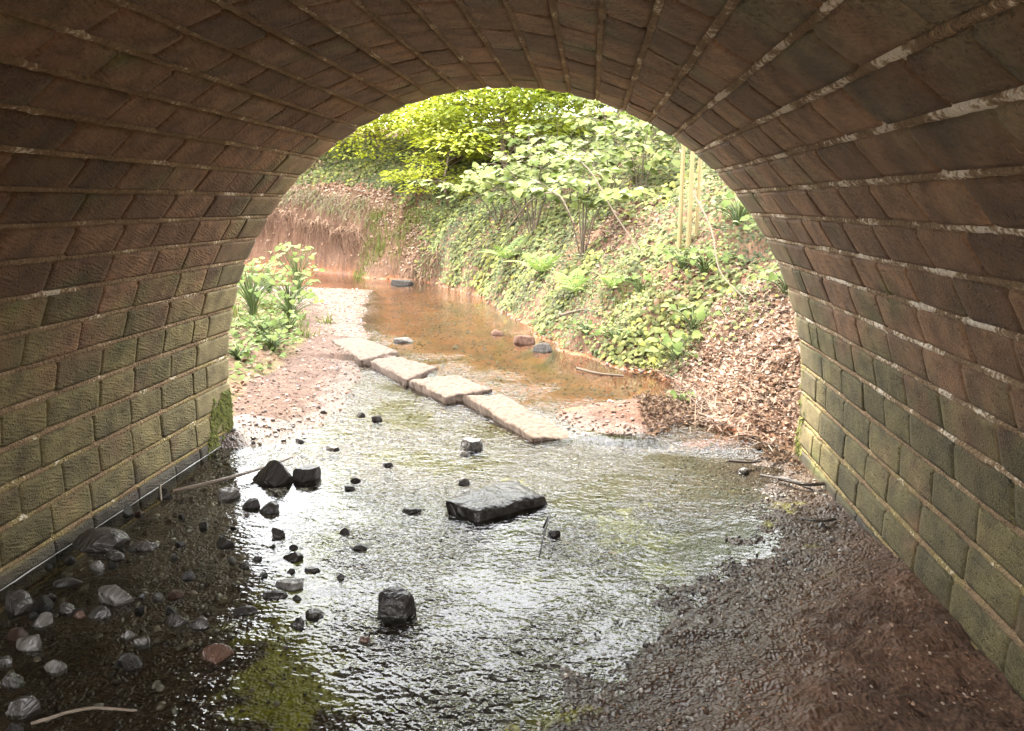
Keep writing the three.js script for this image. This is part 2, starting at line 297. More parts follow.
  const mg = geo(pos, idx, uv), mb = gritBump.clone(); mg.setAttribute('uv1', new THREE.Float32BufferAttribute(uvm, 2)); mb.channel = 1; mb.needsUpdate = true;
  put(new THREE.Mesh(mg, new THREE.MeshStandardMaterial({ map: mortarMap, bumpMap: mb, bumpScale: .016, roughness: .95 })), 'mortar', bridge);
  // the body of the bridge behind the facing, with its two end walls and the earth over it
  const sh = new THREE.Shape(); sh.moveTo(-5, LOW - .3); sh.lineTo(-5, 3.1); sh.lineTo(5, 3.1); sh.lineTo(5, LOW - .3);
  sh.lineTo(RV + .05, LOW - .3); sh.lineTo(RV + .05, SPR); sh.absarc(0, SPR, RV + .05, 0, Math.PI, false); sh.lineTo(-RV - .05, LOW - .3); sh.closePath();
  const fill = new THREE.ExtrudeGeometry(sh, { depth: END - .002, bevelEnabled: false, curveSegments: 60 });
  const fc = new Float32Array(fill.attributes.position.count * 3); for (let i = 0; i < fc.length; i += 3) fc.set([.2, .16, .1], i);
  fill.setAttribute('color', new THREE.BufferAttribute(fc, 3));
  put(new THREE.Mesh(fill, stoneM), 'end_wall', bridge).position.z = .001;
}

// ---------------------------------------------------------------- stones
const rockTone = [[.042, .037, .033], [.070, .064, .058], [.15, .14, .125], [.12, .068, .048]];
const rockMats = rockTone.map((c, i) => new THREE.MeshStandardMaterial({ color: new THREE.Color().setRGB(...c.map(v => v * 1.15)), map: stoneMap, bumpMap: rockBump, bumpScale: .022, roughness: [.36, .26, .28, .36][i] }));
const outMats = rockTone.map((c, i) => new THREE.MeshPhysicalMaterial({ color: new THREE.Color().setRGB(...c.map(v => Math.min(.4, v * 1.1))), map: stoneMap, bumpMap: rockBump, bumpScale: .010, roughness: .9, specularIntensity: .4 }));
function rockGeo(w, h, d, shape, seed, detail = 6) {
  const r = rng(seed), g0 = new THREE.IcosahedronGeometry(1, detail); g0.deleteAttribute('uv'); g0.deleteAttribute('normal');
  const g = mergeVertices(g0, 1e-4), p = g.attributes.position, v = new THREE.Vector3(), cuts = [], uv = [];
  const many = [7, 12, 8, 3][shape];
  for (let k = 0; k < many; k++) { const n = new THREE.Vector3(r() - .5, (r() - .5) * .9, r() - .5).normalize(); cuts.push([n, [.60, .50, .58, .70][shape] + .16 * r()]); }
  if (shape === 2) cuts.push([new THREE.Vector3((r() - .5) * .3, 1, (r() - .5) * .3).normalize(), .52]);
  if (shape === 3) cuts.push([new THREE.Vector3(.05, 1, .12).normalize(), .78], [new THREE.Vector3(1, .1, .3).normalize(), .80], [new THREE.Vector3(-1, .1, .25).normalize(), .78], [new THREE.Vector3(0.15, .1, 1).normalize(), .80]);
  let mx = 0, my = 0, mz = 0;
  for (let i = 0; i < p.count; i++) {
    v.fromBufferAttribute(p, i);
    for (const [n, c] of cuts) { const q = v.dot(n) - c; if (q > 0) v.addScaledVector(n, -q * .93); }
    const k = 1 + .07 * fbm(v.x * 2.5 + seed, v.y * 2.5, v.z * 2.5, 3) + .025 * N3(v.x * 9, v.y * 9 + seed, v.z * 9); v.multiplyScalar(k);
    if (v.y < 0) v.y *= .35; p.setXYZ(i, v.x, v.y, v.z); mx = Math.max(mx, Math.abs(v.x)); my = Math.max(my, v.y); mz = Math.max(mz, Math.abs(v.z));
  }
  g.scale(w / 2 / mx, h / my, d / 2 / mz);
  for (let i = 0; i < p.count; i++) uv.push(p.getX(i) * 4 + p.getZ(i) * 2.3 + seed * .37, p.getY(i) * 4 + p.getZ(i) * 2.9);
  g.setAttribute('uv', new THREE.Float32BufferAttribute(uv, 2)); g.computeVertexNormals(); return g;
}
const ROCKS = [
  [-1.20, 0.74, 0.251, 0.125, 0.188, 1, 0, 'big dark rounded boulder in the riffle near the end of the left wall'],
  [-1.04, 0.69, 0.161, 0.071, 0.113, 2, 0, 'thin dark wedge of stone leaning against the big rounded boulder'],
  [-0.18, 2.00, 0.149, 0.112, 0.111, 3, 0, 'squat black block of stone standing alone in the middle of the riffle'],
  [-1.65, 1.58, 0.257, 0.075, 0.193, 0, 1, 'large rounded grey stone against the left wall with a flat sliver on top'],
  [-1.44, 1.59, 0.142, 0.033, 0.106, 0, 1, 'low pale topped stone just right of the large rounded stone by the wall'],
  [-1.52, 1.69, 0.095, 0.027, 0.067, 2, 1, 'flat grey stone in front of the large rounded stone by the wall'],
  [-1.52, 1.80, 0.076, 0.035, 0.053, 2, 2, 'small pale flat stone below the large rounded stone by the wall'],
  [-1.56, 1.93, 0.113, 0.023, 0.079, 2, 0, 'flat dark stone at the foot of the left wall above the tumbled stones'],
  [-1.28, 2.03, 0.146, 0.069, 0.109, 1, 2, 'wedge shaped stone with a bright white sloping top in the dark shallows'],
  [-1.62, 2.12, 0.136, 0.068, 0.102, 1, 1, 'tall grey stone leaning at the left edge beside the wall line'],
  [-1.54, 2.05, 0.054, 0.027, 0.041, 1, 1, 'small upright grey stone right of the tall leaning stone'],
  [-1.42, 2.12, 0.068, 0.034, 0.051, 0, 1, 'rounded grey cobble in the middle of the tumbled stones'],
  [-1.35, 2.15, 0.045, 0.022, 0.034, 0, 3, 'small reddish cobble touching the rounded grey cobble'],
  [-1.28, 2.14, 0.082, 0.036, 0.061, 0, 1, 'dark oval cobble with a pale rim right of the reddish cobble'],
  [-1.45, 2.21, 0.091, 0.046, 0.068, 1, 2, 'pale pitted stone standing below the tall leaning stone'],
  [-1.39, 2.35, 0.093, 0.047, 0.070, 1, 2, 'pale flat faced stone third down at the left edge pile'],
  [-1.40, 2.45, 0.050, 0.025, 0.038, 0, 1, 'grey cobble cut by the left picture edge'],
  [-1.30, 2.55, 0.076, 0.038, 0.057, 1, 1, 'broad stone with a white upper edge at the left picture edge'],
  [-1.21, 2.47, 0.076, 0.038, 0.057, 1, 2, 'pale lumpy stone lying alone in the dark water at lower left'],
  [-1.17, 2.66, 0.106, 0.053, 0.079, 1, 1, 'dark triangular stone with a bright ridge at the lower left'],
  [-1.09, 2.26, 0.053, 0.027, 0.040, 1, 2, 'small bright stone in the dark shallows left of the paler chip'],
  [-1.01, 2.30, 0.056, 0.028, 0.039, 2, 2, 'flat bright chip of stone in the dark shallows'],
  [-0.96, 2.16, 0.080, 0.040, 0.060, 0, 1, 'mottled cobble at the edge of the dark shallows'],
  [-0.87, 2.16, 0.087, 0.035, 0.065, 0, 1, 'dark cobble with a lit rim beside the mottled cobble'],
  [-0.71, 2.35, 0.104, 0.052, 0.078, 1, 3, 'rusty brown angular stone at the edge of the green water'],
  [-1.09, 1.54, 0.089, 0.043, 0.067, 1, 0, 'black stone with a white top at the start of the green water'],
  [-0.89, 1.41, 0.078, 0.039, 0.059, 1, 0, 'pointed black stone on the left side of the riffle'],
  [-1.05, 1.14, 0.104, 0.052, 0.078, 0, 0, 'dark rounded stone just below the big rounded boulder'],
  [-1.17, 1.10, 0.091, 0.044, 0.064, 2, 0, 'flat dark stone left of the dark rounded stone'],
  [-1.34, 0.99, 0.115, 0.052, 0.080, 2, 2, 'pale flat slab at the end of the driftwood stick'],
  [-1.68, 1.02, 0.099, 0.049, 0.074, 1, 0, 'black stone under the driftwood stick at the foot of the wall'],
  [-0.73, 1.63, 0.090, 0.034, 0.068, 1, 0, 'square black stone in the middle of the small stone group'],
  [-0.77, 1.53, 0.040, 0.020, 0.030, 0, 0, 'little black pebble behind the square black stone'],
  [-0.88, 1.65, 0.039, 0.019, 0.029, 1, 0, 'little black stone left of the square black stone'],
  [-0.69, 1.75, 0.042, 0.021, 0.031, 1, 0, 'little black stone below the square black stone'],
  [-0.61, 1.72, 0.067, 0.017, 0.047, 2, 0, 'flat black chip right below the square black stone'],
  [-0.91, 1.72, 0.059, 0.016, 0.041, 2, 0, 'thin black chip on the bright green water'],
  [-0.65, 1.85, 0.128, 0.026, 0.089, 2, 2, 'long pale flat stone lying on the green water'],
  [-0.68, 1.93, 0.101, 0.020, 0.071, 2, 0, 'thin black sliver of stone below the long pale stone'],
  [-0.59, 1.95, 0.043, 0.021, 0.032, 1, 0, 'small black stone at the end of the thin black sliver'],
  [-0.75, 2.06, 0.094, 0.023, 0.070, 1, 0, 'pair shaped black stone at the left of the green water'],
  [-0.51, 2.13, 0.062, 0.031, 0.046, 1, 0, 'blunt black stone in front of the lying black stone in the green water'],
  [-0.48, 2.06, 0.082, 0.028, 0.057, 2, 0, 'lying black stone behind the blunt black one in the green water'],
  [-0.47, 1.77, 0.049, 0.025, 0.037, 1, 0, 'small black stone where the green water meets the riffle'],
  [-0.24, 2.20, 0.049, 0.018, 0.037, 0, 3, 'small dark red pebble below left of the squat black block'],
  [-0.21, 0.21, 0.067, 0.034, 0.050, 1, 0, 'small black stone in the riffle downstream of the third slab'],
  [-0.20, 0.05, 0.144, 0.064, 0.101, 2, 1, 'flattish grey stone in the riffle nearest the last slab'],
  [-0.14, 0.67, 0.071, 0.036, 0.053, 0, 0, 'small black rounded stone behind the wedge boulder on its left'],
  [0.13, 0.64, 0.104, 0.023, 0.073, 2, 0, 'low black stone behind the wedge boulder on its right'],
  [-0.35, 1.07, 0.114, 0.025, 0.080, 2, 0, 'low dark stone left of the wedge boulder'],
  [-0.59, 1.35, 0.056, 0.028, 0.042, 1, 0, 'upright little black stone right of the pointed black stone'],
  [-0.48, 1.50, 0.076, 0.026, 0.057, 0, 0, 'oval black stone in the open riffle'],
  [-1.32, 0.06, 0.064, 0.028, 0.048, 1, 0, 'tiny dark stone in the riffle beyond the big rounded boulder'],
  [-1.48, -0.69, 0.060, 0.030, 0.045, 1, 0, 'tiny dark stone beside the left gravel, farthest of its trio'],
  [-1.39, -0.57, 0.073, 0.036, 0.055, 1, 0, 'tiny dark stone beside the left gravel, nearest of its trio'],
  [-1.11, -0.57, 0.065, 0.033, 0.049, 1, 0, 'tiny dark stone in the smooth water below the second slab'],
  [-0.97, -0.49, 0.085, 0.037, 0.060, 2, 0, 'tiny flat dark stone below the gap of second and third slab'],
  [-1.06, 0.18, 0.087, 0.029, 0.061, 2, 0, 'low dark chip in the riffle above the dark wedge'],
  [-0.64, 0.43, 0.070, 0.029, 0.049, 2, 0, 'low dark chip in mid riffle left of the small black rounded stone'],
  [-0.75, 0.70, 0.061, 0.027, 0.046, 1, 0, 'tiny dark stone right of the dark wedge'],
  [-0.75, 0.81, 0.070, 0.024, 0.049, 2, 0, 'tiny dark chip below right of the dark wedge'],
  [0.38, 1.27, 0.065, 0.032, 0.045, 2, 0, 'dark pebble at the foot of the thin upright twig'],
  [-0.52, -3.93, 0.161, 0.080, 0.121, 0, 3, 'round mauve stone standing in the orange pool'],
  [0.06, -3.02, 0.214, 0.107, 0.161, 0, 1, 'smooth grey stone at the edge of the orange pool'],
  [-0.16, -3.43, 0.247, 0.115, 0.173, 2, 3, 'pale brown stone on the spit beside the orange pool'],
  [-1.49, -3.36, 0.228, 0.074, 0.160, 2, 2, 'flat pinkish stone just breaking the orange pool behind the slabs'],
  [-3.00, -9.19, 0.446, 0.121, 0.312, 2, 0, 'dark angular rock at the far end of the orange pool'],
  [1.43, 0.33, 0.086, 0.035, 0.064, 1, 0, 'small dark stone among litter near the right wall end'],
  [1.64, 1.08, 0.061, 0.031, 0.046, 1, 0, 'small black stone by the right wall beyond the red dirt'],
  [1.06, 2.51, 0.041, 0.017, 0.031, 0, 2, 'pale pebble on the red brown dirt nearest the picture bottom'],
  [0.94, 2.23, 0.040, 0.015, 0.030, 0, 2, 'pale round pebble on the wet gravel bar'],
];
ROCKS.forEach(([x, z, w, h, d, shape, tone, label], i) => {
  const r = rng(500 + i), wl = waterLevel(x, z), big = w > .07;
  const m = put(new THREE.Mesh(rockGeo(w * 1.05, h * (shape === 3 ? .82 : 1.02) * (z < -3 ? .75 : 1), d, shape, 40 + i, big ? 7 : 4), (z < -.3 ? outMats : rockMats)[tone]), big ? 'stone' : 'pebble');
  m.position.set(x, Math.max(wl, H(x, z) - .01) - .004, z); m.rotation.y = (r() - .5) * .5;
  tag(m, label, big ? 'stone' : 'pebble', 'loose stones in the stream');
});
// the wedge boulder: a broad tilted slab with a broken front
function prism(top, drop, seed, mat, name, label, category, group, rough = .008, n = 9) {
  // top: four corners [x, y, z] front-left, front-right, back-right, back-left; drop: how far the sides go down
  const pos = [], uv = [], idx = [], nu = n, nv = n, q = [0, 0, 0];
  const P = (a, b) => { for (let k = 0; k < 3; k++) q[k] = mix(mix(top[0][k], top[1][k], a), mix(top[3][k], top[2][k], a), b); return q; };
  const jag = (x, y, z, f, a) => a * fbm(x * f + seed, y * f, z * f, 3);
  const push = (x, y, z) => { pos.push(x + jag(x, y, z, 9, rough * 3), y + jag(z, x, y, 11, rough * 1.6), z + jag(y, z, x, 9, rough * 3)); uv.push(x * 3 + y * 2, z * 3 + y * 1.7); };
  const cx = (top[0][0] + top[1][0] + top[2][0] + top[3][0]) / 4, cz = (top[0][2] + top[1][2] + top[2][2] + top[3][2]) / 4;
  for (let j = 0; j <= nv; j++) for (let i = 0; i <= nu; i++) { P(i / nu, j / nv); const e = i === 0 || j === 0 || i === nu || j === nv; push(e ? mix(q[0], cx, .008) : q[0], q[1] - (e ? .006 : 0), e ? mix(q[2], cz, .008) : q[2]); }
  const at = (i, j) => j * (nu + 1) + i;
  for (let j = 0; j < nv; j++) for (let i = 0; i < nu; i++) idx.push(at(i, j), at(i + 1, j), at(i, j + 1), at(i + 1, j), at(i + 1, j + 1), at(i, j + 1));
  const per = []; for (let i = 0; i < nu; i++) per.push([i, 0]); for (let j = 0; j < nv; j++) per.push([nu, j]); for (let i = nu; i > 0; i--) per.push([i, nv]); for (let j = nv; j > 0; j--) per.push([0, j]);
  let prev = per.map(c => at(...c));
  for (const [f, w] of [[.12, 1.012], [.45, 1.02], [.75, 1.0], [1, .95]]) {
    const row = per.map(([i, j]) => { P(i / nu, j / nv); const k = w + .02 * N3(i * .9 + seed, j * .9, f * 7); push(cx + (q[0] - cx) * k, q[1] - drop * f - .004, cz + (q[2] - cz) * k); return pos.length / 3 - 1; });
    for (let k = 0; k < per.length; k++) { const k2 = (k + 1) % per.length; idx.push(prev[k], row[k], prev[k2], prev[k2], row[k], row[k2]); }
    prev = row;
  }
  const g0 = geo(pos, idx, uv), g = g0; const m = put(new THREE.Mesh(g, mat), name); return tag(m, label, category, group);
}
prism([[-.16, .062, 1.05], [.01, .058, 1.17], [.32, .055, .90], [.12, .07, .74]], .12, 3.3, rockMats[0], 'boulder', 'broad black wedge of rock with a flat tilted top in mid stream', 'boulder', null, .012);
// the four slabs laid across the stream as stepping stones
const slabM = new THREE.MeshPhysicalMaterial({ color: new THREE.Color().setRGB(.135, .10, .078), map: stoneMap, bumpMap: rockBump, bumpScale: .016, roughness: .9, specularIntensity: .5 });
const slabs = [
  [[[-2.21, 0.092, -3.10], [-1.60, 0.078, -2.20], [-1.36, 0.082, -2.62], [-1.92, 0.092, -3.26]], 'farthest stepping slab, a long flat stone beside the left gravel'],
  [[[-1.53, 0.067, -2.22], [-1.00, 0.067, -1.50], [-.86, 0.062, -2.02], [-1.34, 0.062, -2.46]], 'second farthest stepping slab, a thick flat stone with split front face'],
  [[[-.96, 0.067, -1.48], [-.56, 0.062, -.97], [-.25, 0.067, -1.26], [-.62, 0.062, -1.72]], 'third stepping slab, a broad flat stone with a notch at its front'],
  [[[-.42, 0.072, -1.00], [.17, 0.037, -.12], [.52, 0.000, -.22], [-.14, 0.052, -1.10]], 'nearest stepping slab, tilted so that its right end sinks in the water']];
slabs.forEach(([top, label], i) => prism(top, .13, 11 + i * 7.3, slabM, 'stepping_stone', label, 'stepping stone', 'stepping stones across the stream', .017, 12));
// more rubble heaped along the left wall
{
  const r = rng(321), shapes = [1, 2, 1, 0].map((k, i) => rockGeo(1, .55, .8, k, 700 + i, 4));
  for (let k = 0; k < 36; k++) {
    const x = -1.74 + .95 * Math.pow(r(), 1.3), z = 1.15 + 1.65 * r(), s = .035 + .06 * r() * r(), m = put(new THREE.Mesh(shapes[k % 4], rockMats[[0, 1, 0, 3, 1, 2][k % 6]]), 'pebble');
    m.position.set(x, Math.max(H(x, z), -.02) + .25 * s, z); m.rotation.set((r() - .5) * .6, r() * 6.283, (r() - .5) * .6); m.scale.set(s, s * (.8 + .5 * r()), s);
    const size = s > .07 ? 'larger' : s > .048 ? 'small' : 'tiny', shape = ['angular', 'flat', 'jagged', 'rounded'][k % 4], tone = ['black', 'grey', 'black', 'brownish', 'grey', 'pale'][k % 6], where = x < -1.5 ? 'against the left wall' : x < -1.15 ? 'off the left wall' : 'towards the green water', row = z > 2.25 ? 'nearest the viewer' : z > 1.7 ? 'midway along' : 'at the far end';
    tag(m, `${size} ${shape} ${tone} rubble stone ${where}, ${row}`, 'pebble', 'rubble along the left wall');
  }
}
// ---------------------------------------------------------------- plants
const lin = (r, g, b) => new THREE.Color().setRGB(r, g, b);
const leafMat = (c, t = .35, rough = .6) => new THREE.MeshPhysicalMaterial({ color: lin(...c), transmission: t, thickness: 0, roughness: Math.max(rough, .88), specularIntensity: .45, side: THREE.DoubleSide });
// a leaf lies in xz with its stalk at the origin and its tip at +z, y up; outline gives half widths along its length
function leafGeo(outline, fold, droop) {
  const pos = [], idx = [], uv = [];
  outline.forEach(([t, w], i) => { const y = -droop * t * t; pos.push(0, y, t, -w, y + fold * w, t, w, y + fold * w, t); uv.push(.5, t, .5 - w, t, .5 + w, t); if (i) { const a = (i - 1) * 3, b = i * 3; idx.push(a, b, a + 1, a + 1, b, b + 1, a, a + 2, b, a + 2, b + 2, b); } });
  return geo(pos, idx, uv);
}
const ivyLeaf = leafGeo([[0, .06], [.12, .46], [.38, .42], [.55, .30], [1, .01]], -.25, .12);
const broadLeaf = leafGeo([[0, .03], [.14, .34], [.36, .48], [.62, .40], [.84, .18], [1, .01]], .22, .22);
const smallLeaf = leafGeo([[0, .02], [.35, .30], [.7, .22], [1, .01]], .25, .15);
const curlLeaf = leafGeo([[0, .05], [.3, .32], [.65, .30], [1, .03]], .7, -.35);
const dockLeaf = leafGeo([[0, .20], [.10, .46], [.34, .54], [.62, .44], [.85, .22], [1, .02]], .18, .28);
function tube(points, r0, r1, seg = 10, rad = 6) {
  const c = new THREE.CatmullRomCurve3(points.map(p => p.isVector3 ? p : new THREE.Vector3(...p))), g = new THREE.TubeGeometry(c, seg, 1, rad, false), p = g.attributes.position, o = new THREE.Vector3();
  for (let i = 0; i <= seg; i++) { c.getPointAt(i / seg, o); const r = mix(r0, r1, i / seg); for (let j = 0; j <= rad; j++) { const k = i * (rad + 1) + j; p.setXYZ(k, o.x + (p.getX(k) - o.x) * r, o.y + (p.getY(k) - o.y) * r, o.z + (p.getZ(k) - o.z) * r); } }
  g.computeVertexNormals(); return g;
}
const dummy = new THREE.Object3D(), vA = new THREE.Vector3(), vB = new THREE.Vector3(), vC = new THREE.Vector3(), mB = new THREE.Matrix4();
// stand a leaf at p, facing n, with its tip towards t, of a given size
function pose(p, n, t, size, wide = 1) {
  vA.copy(n).normalize(); vB.copy(t).addScaledVector(vA, -t.dot(vA)); if (vB.lengthSq() < 1e-6) vB.set(1, 0, 0).addScaledVector(vA, -vA.x); vB.normalize(); vC.crossVectors(vA, vB);
  mB.makeBasis(vC.multiplyScalar(size * wide), vA.clone().multiplyScalar(size), vB.multiplyScalar(size)); return mB.setPosition(p);
}
function instanced(geom, mat, list, name, parent) {
  const m = new THREE.InstancedMesh(geom, mat, list.length), c = new THREE.Color();
  list.forEach(([mat4, col], i) => { m.setMatrixAt(i, mat4); m.setColorAt(i, c.setRGB(...col)); });
  return put(m, name, parent);
}
const jitter = (c, r, a = .3) => { const k = 1 + (r() - .5) * 2 * a, q = (r() - .5) * a * .5; return [c[0] * k * (1 + q), c[1] * k, c[2] * k * (1 - q)]; };
const V = (x, y, z) => new THREE.Vector3(x, y, z);
function inView(x, y, z, margin = 1.08) { seenPoint.set(x, y, z).project(camera); return Math.abs(seenPoint.x) < margin && Math.abs(seenPoint.y) < margin; }

// where ivy grows and where dead leaves lie on the outer bank
const ivyAt = (x, z, d) => {
  const n = fbm(x * .9 + 4, z * .9, 17, 3);
  let v = 1.0 + 1.4 * n;
  v -= 1.3 * sst(-2.3, -1.2, z);                                  // bare litter slope beside the bridge
  v -= 1.1 * gauss(x - .6, .9, z + 4.9, .8) * sst(.5, 1, d);      // red brown litter round the sapling's foot
  v -= 1.4 * sst(-2.6, -3.4, x) * sst(-9, -10, z) * sst(1.2, .8, d);
  v -= .7 * sst(-5, -8, x) + .5 * sst(3.4, 4.6, d);
  return v;
};
{
  const r = rng(77), ivy = [], litter = [], grass = [];
  for (let k = 0; k < 330000; k++) {
    const x = -9 + 13.5 * r(), z = -.15 - 15.5 * Math.pow(r(), 1.15), far = -z; if (!inView(x, 1.2, z, 1.5)) continue;
    const [h, what, d] = land(x, z); if (what !== 1 || d < .01 || d > 6.5) continue;
    const iv = ivyAt(x, z, d), keep = r(), patchL = N3(x * 2, z * 2, 3);
    if (r() < iv) {
      const e = .06, n = V(h - land(x + e, z)[0], e, h - land(x, z + e)[0]).normalize(), down = V(n.x, -.3 - n.y * .2, n.z);
      const patch = fbm(x * 2.2, z * 2.2, 91, 3), kindP = N3(x * 1.1, z * 1.1, 95), s = (.024 + .026 * r()) * (1 + far * .055) * (1 + .9 * Math.max(-.4, kindP)), lift = .01 + .10 * r() * r();
      const p = V(x, h, z).addScaledVector(n, lift), nn = n.clone().add(V((r() - .5) * 1.0, .35 + (r() - .5) * .7, (r() - .5) * 1.0 + .15));
      ivy.push([pose(p, nn, down.add(V((r() - .5) * 1.4, (r() - .5) * .6, (r() - .5) * 1.4)), s).clone(), jitter((keep < .12 ? [.21, .22, .05] : keep < .55 ? [.115, .13, .042] : [.075, .090, .031]).map((q, i) => q * clamp(1.05 + 1.6 * patch + [.25, .1, -.3][i] * kindP, .45, 1.7)), r, .3)]);
    } else if (keep < .55 && !(x < -3.2 && z < -9.5 && d < .55 + .3 * patchL && keep > .08)) {
      const s = (.022 + .03 * r()) * (1 + far * .04), p = V(x, h + .006 + .02 * r(), z), e = .06, n = V(h - land(x + e, z)[0], e, h - land(x, z + e)[0]).normalize();
      litter.push([pose(p, n.add(V((r() - .5) * 1.1, r() * .4, (r() - .5) * 1.1)), V(r() - .5, (r() - .5) * .6, r() - .5), s, .7 + .5 * r()).clone(), jitter(keep < .2 ? [.25, .165, .115] : keep < .38 ? [.18, .10, .062] : [.32, .23, .17], r, .3)]);
    }
  }
  // thicker litter on the slope beside the right end of the bridge and on its toe
  for (let k = 0; k < 26000; k++) {
    const x = .9 + 2.6 * r(), z = .35 - 2.7 * r(); if (z > -.02 && x > 1.74) continue; const [h, what, d] = land(x, z); if (d < -.55 - .3 * r() || d > 2 || (what === 0 && h < .008)) continue;
    const s = .014 + .026 * r(), q = r(), p = V(x, h + .004 + .025 * r(), z);
    litter.push([pose(p, V((r() - .5) * 1.3 - (d > 0 ? .5 : 0), .8, (r() - .5) * 1.3), V(r() - .5, (r() - .5) * .5, r() - .5), s, .6 + .5 * r()).clone(), jitter(d < -.05 ? [.13, .085, .055] : q < .4 ? [.32, .225, .17] : q < .75 ? [.21, .135, .095] : [.42, .32, .26], r, .3)]);
  }
  // left bank
  for (let k = 0; k < 9000; k++) {
    const x = -7 + 5 * r(), z = -.1 - 8 * r(); if (!inView(x, .3, z, 1.1)) continue; const [h, what, d, dl] = land(x, z); if (what !== 2) continue;
    const s = .03 + .04 * r(), p = V(x, h + .006 + .04 * r() * r(), z);
    if (r() < .55) litter.push([pose(p, V((r() - .5) * 1.2, .8, (r() - .5) * 1.2), V(r() - .5, (r() - .5) * .5, r() - .5), s).clone(), jitter([.22, .15, .10], r, .35)]);
    else ivy.push([pose(p.add(V(0, .06 * r(), 0)), V((r() - .5), 1, (r() - .5) + .3), V(r() - .5, -.1, r() - .5), s * 1.2).clone(), jitter([.095, .13, .03], r, .3)]);
  }
  kind(instanced(ivyLeaf, leafMat([1, 1, 1], .25, .6), ivy, 'ivy', scene), 'stuff', 'ivy and low leaves covering the steep bank');
  kind(instanced(curlLeaf, leafMat([1, 1, 1], .15, .8), litter, 'leaf_litter', scene), 'stuff', 'dry brown leaf litter on the banks');
}
// ---- trees: a tapered trunk, limbs and a crown of leaf clumps
const barkM = new THREE.MeshStandardMaterial({ color: lin(.16, .12, .085), bumpMap: rockBump, bumpScale: .02, roughness: .9 });
const paleBarkM = new THREE.MeshStandardMaterial({ color: lin(.24, .185, .08), bumpMap: rockBump, bumpScale: .006, roughness: .8 });
const twigM = new THREE.MeshStandardMaterial({ color: lin(.10, .075, .05), roughness: .85 });
function tree(name, label, base, height, lean, crownFrom, radius, clumps, perClump, leafSize, colour, seed, group, bark = barkM, tr = .045) {
  const r = rng(seed), t = put(new THREE.Group(), name); t.position.copy(base); tag(t, label, 'tree', group);
  const top = V(lean.x, height, lean.z), at = f => V(lean.x * f * f + (tr > .03 ? .1 : .008) * Math.sin(f * 5 + seed), height * f, lean.z * f * f);
  put(new THREE.Mesh(tube([at(0).add(V(0, -.15, 0)), at(.25), at(.5), at(.75), at(1)], tr * 1.25, tr * .3, 14, 8), bark), 'trunk', t);
  const leaves = [], limbs = [];
  for (let k = 0; k < clumps; k++) {
    const f = crownFrom + (1 - crownFrom) * r(), a = r() * 6.283, rad = radius * (.35 + .65 * Math.sqrt(r())) * (1.15 - .65 * (f - crownFrom) / (1 - crownFrom)), s = at(Math.max(.1, f - .12));
    const c = at(f).add(V(Math.cos(a) * rad, (r() - .4) * radius * .35, Math.sin(a) * rad));
    limbs.push(tube([s, s.clone().lerp(c, .5).add(V(0, .12 * radius * r(), 0)), c], tr * .28, tr * .06, 6, 5));
    for (let i = 0; i < perClump; i++) {
      const u = r() * 6.283, e = Math.pow(r(), .6), cr = radius * (.30 + .16 * r()), p = c.clone().add(V(Math.cos(u) * e * cr, (r() - .5) * cr * .55, Math.sin(u) * e * cr));
      leaves.push([pose(p, V((r() - .5) * 1.1, 1, (r() - .5) * 1.1), V(Math.cos(u), -.35, Math.sin(u)), leafSize * (.7 + .6 * r())).clone(), jitter(colour, r, .3)]);
    }
  }
  put(new THREE.Mesh(mergeGeometries(limbs), bark), 'limbs', t); kind(t.children[1], 'stuff');
  kind(instanced(leafSize > .11 ? broadLeaf : smallLeaf, leafMat([1, 1, 1], .55, .6), leaves, 'crown', t), 'stuff');
  return t;
}
const gnd = (x, z, dy = 0) => V(x, H(x, z) + dy, z);
const lime = [.42, .46, .025], mid = [.20, .26, .04], pale = [.13, .17, .04];
const FAR = 'trees beyond the bend';
tree('beech_tree', 'bright yellow green beech beyond the red cliff, under the crown of the arch', gnd(-3.0, -13.2), 3.0, V(.3, 0, .8), .03, 2.1, 60, 260, .095, lime, 1, FAR, barkM, .06);
tree('beech_tree', 'leafy beech left of the brightest beech, above the root fringe', gnd(-4.9, -14.6), 2.7, V(.3, 0, .5), .04, 2.2, 55, 240, .10, lime, 2, FAR, barkM, .07);
tree('beech_tree', 'beech rising behind the saplings at the top of the ivy bank', gnd(-1.2, -11.2), 2.7, V(-.2, 0, .3), .04, 1.9, 55, 240, .10, [.36, .41, .035], 3, FAR, barkM, .06);
tree('beech_tree', 'tree at the top of the right bank behind the yellow trunks', gnd(2.6, -7.6), 2.2, V(-.3, 0, .4), .08, 1.5, 34, 120, .10, mid, 4, FAR, barkM, .05);
tree('beech_tree', 'tall tree on the left bank, overhanging the pool', gnd(-5.6, -5.2), 8, V(1.6, 0, .2), .5, 2.1, 30, 150, .10, lime, 5, FAR, barkM, .12);
tree('beech_tree', 'tree far behind on the valley side, between the other crowns', gnd(1.0, -10.5), 2.6, V(0, 0, 0), .05, 2.3, 45, 170, .11, [.34, .40, .04], 6, FAR, barkM, .07);
tree('beech_tree', 'beech filling the gap at the top of the arch behind the others', gnd(-1.6, -15.5), 3.2, V(.2, 0, 0), .05, 2.6, 60, 260, .11, lime, 8, FAR, barkM, .07);
tree('beech_tree', 'pale beech behind the topmost sapling', gnd(.2, -13.5), 2.8, V(.2, 0, 0), .05, 2.3, 50, 190, .11, [.38, .43, .03], 9, FAR, barkM, .07);
tree('beech_tree', 'low young beech in the hollow between the red cliff and the ivy bank', gnd(-2.5, -11.6), 1.5, V(0, 0, .3), .02, 1.0, 36, 130, .085, lime, 10, FAR, barkM, .035);
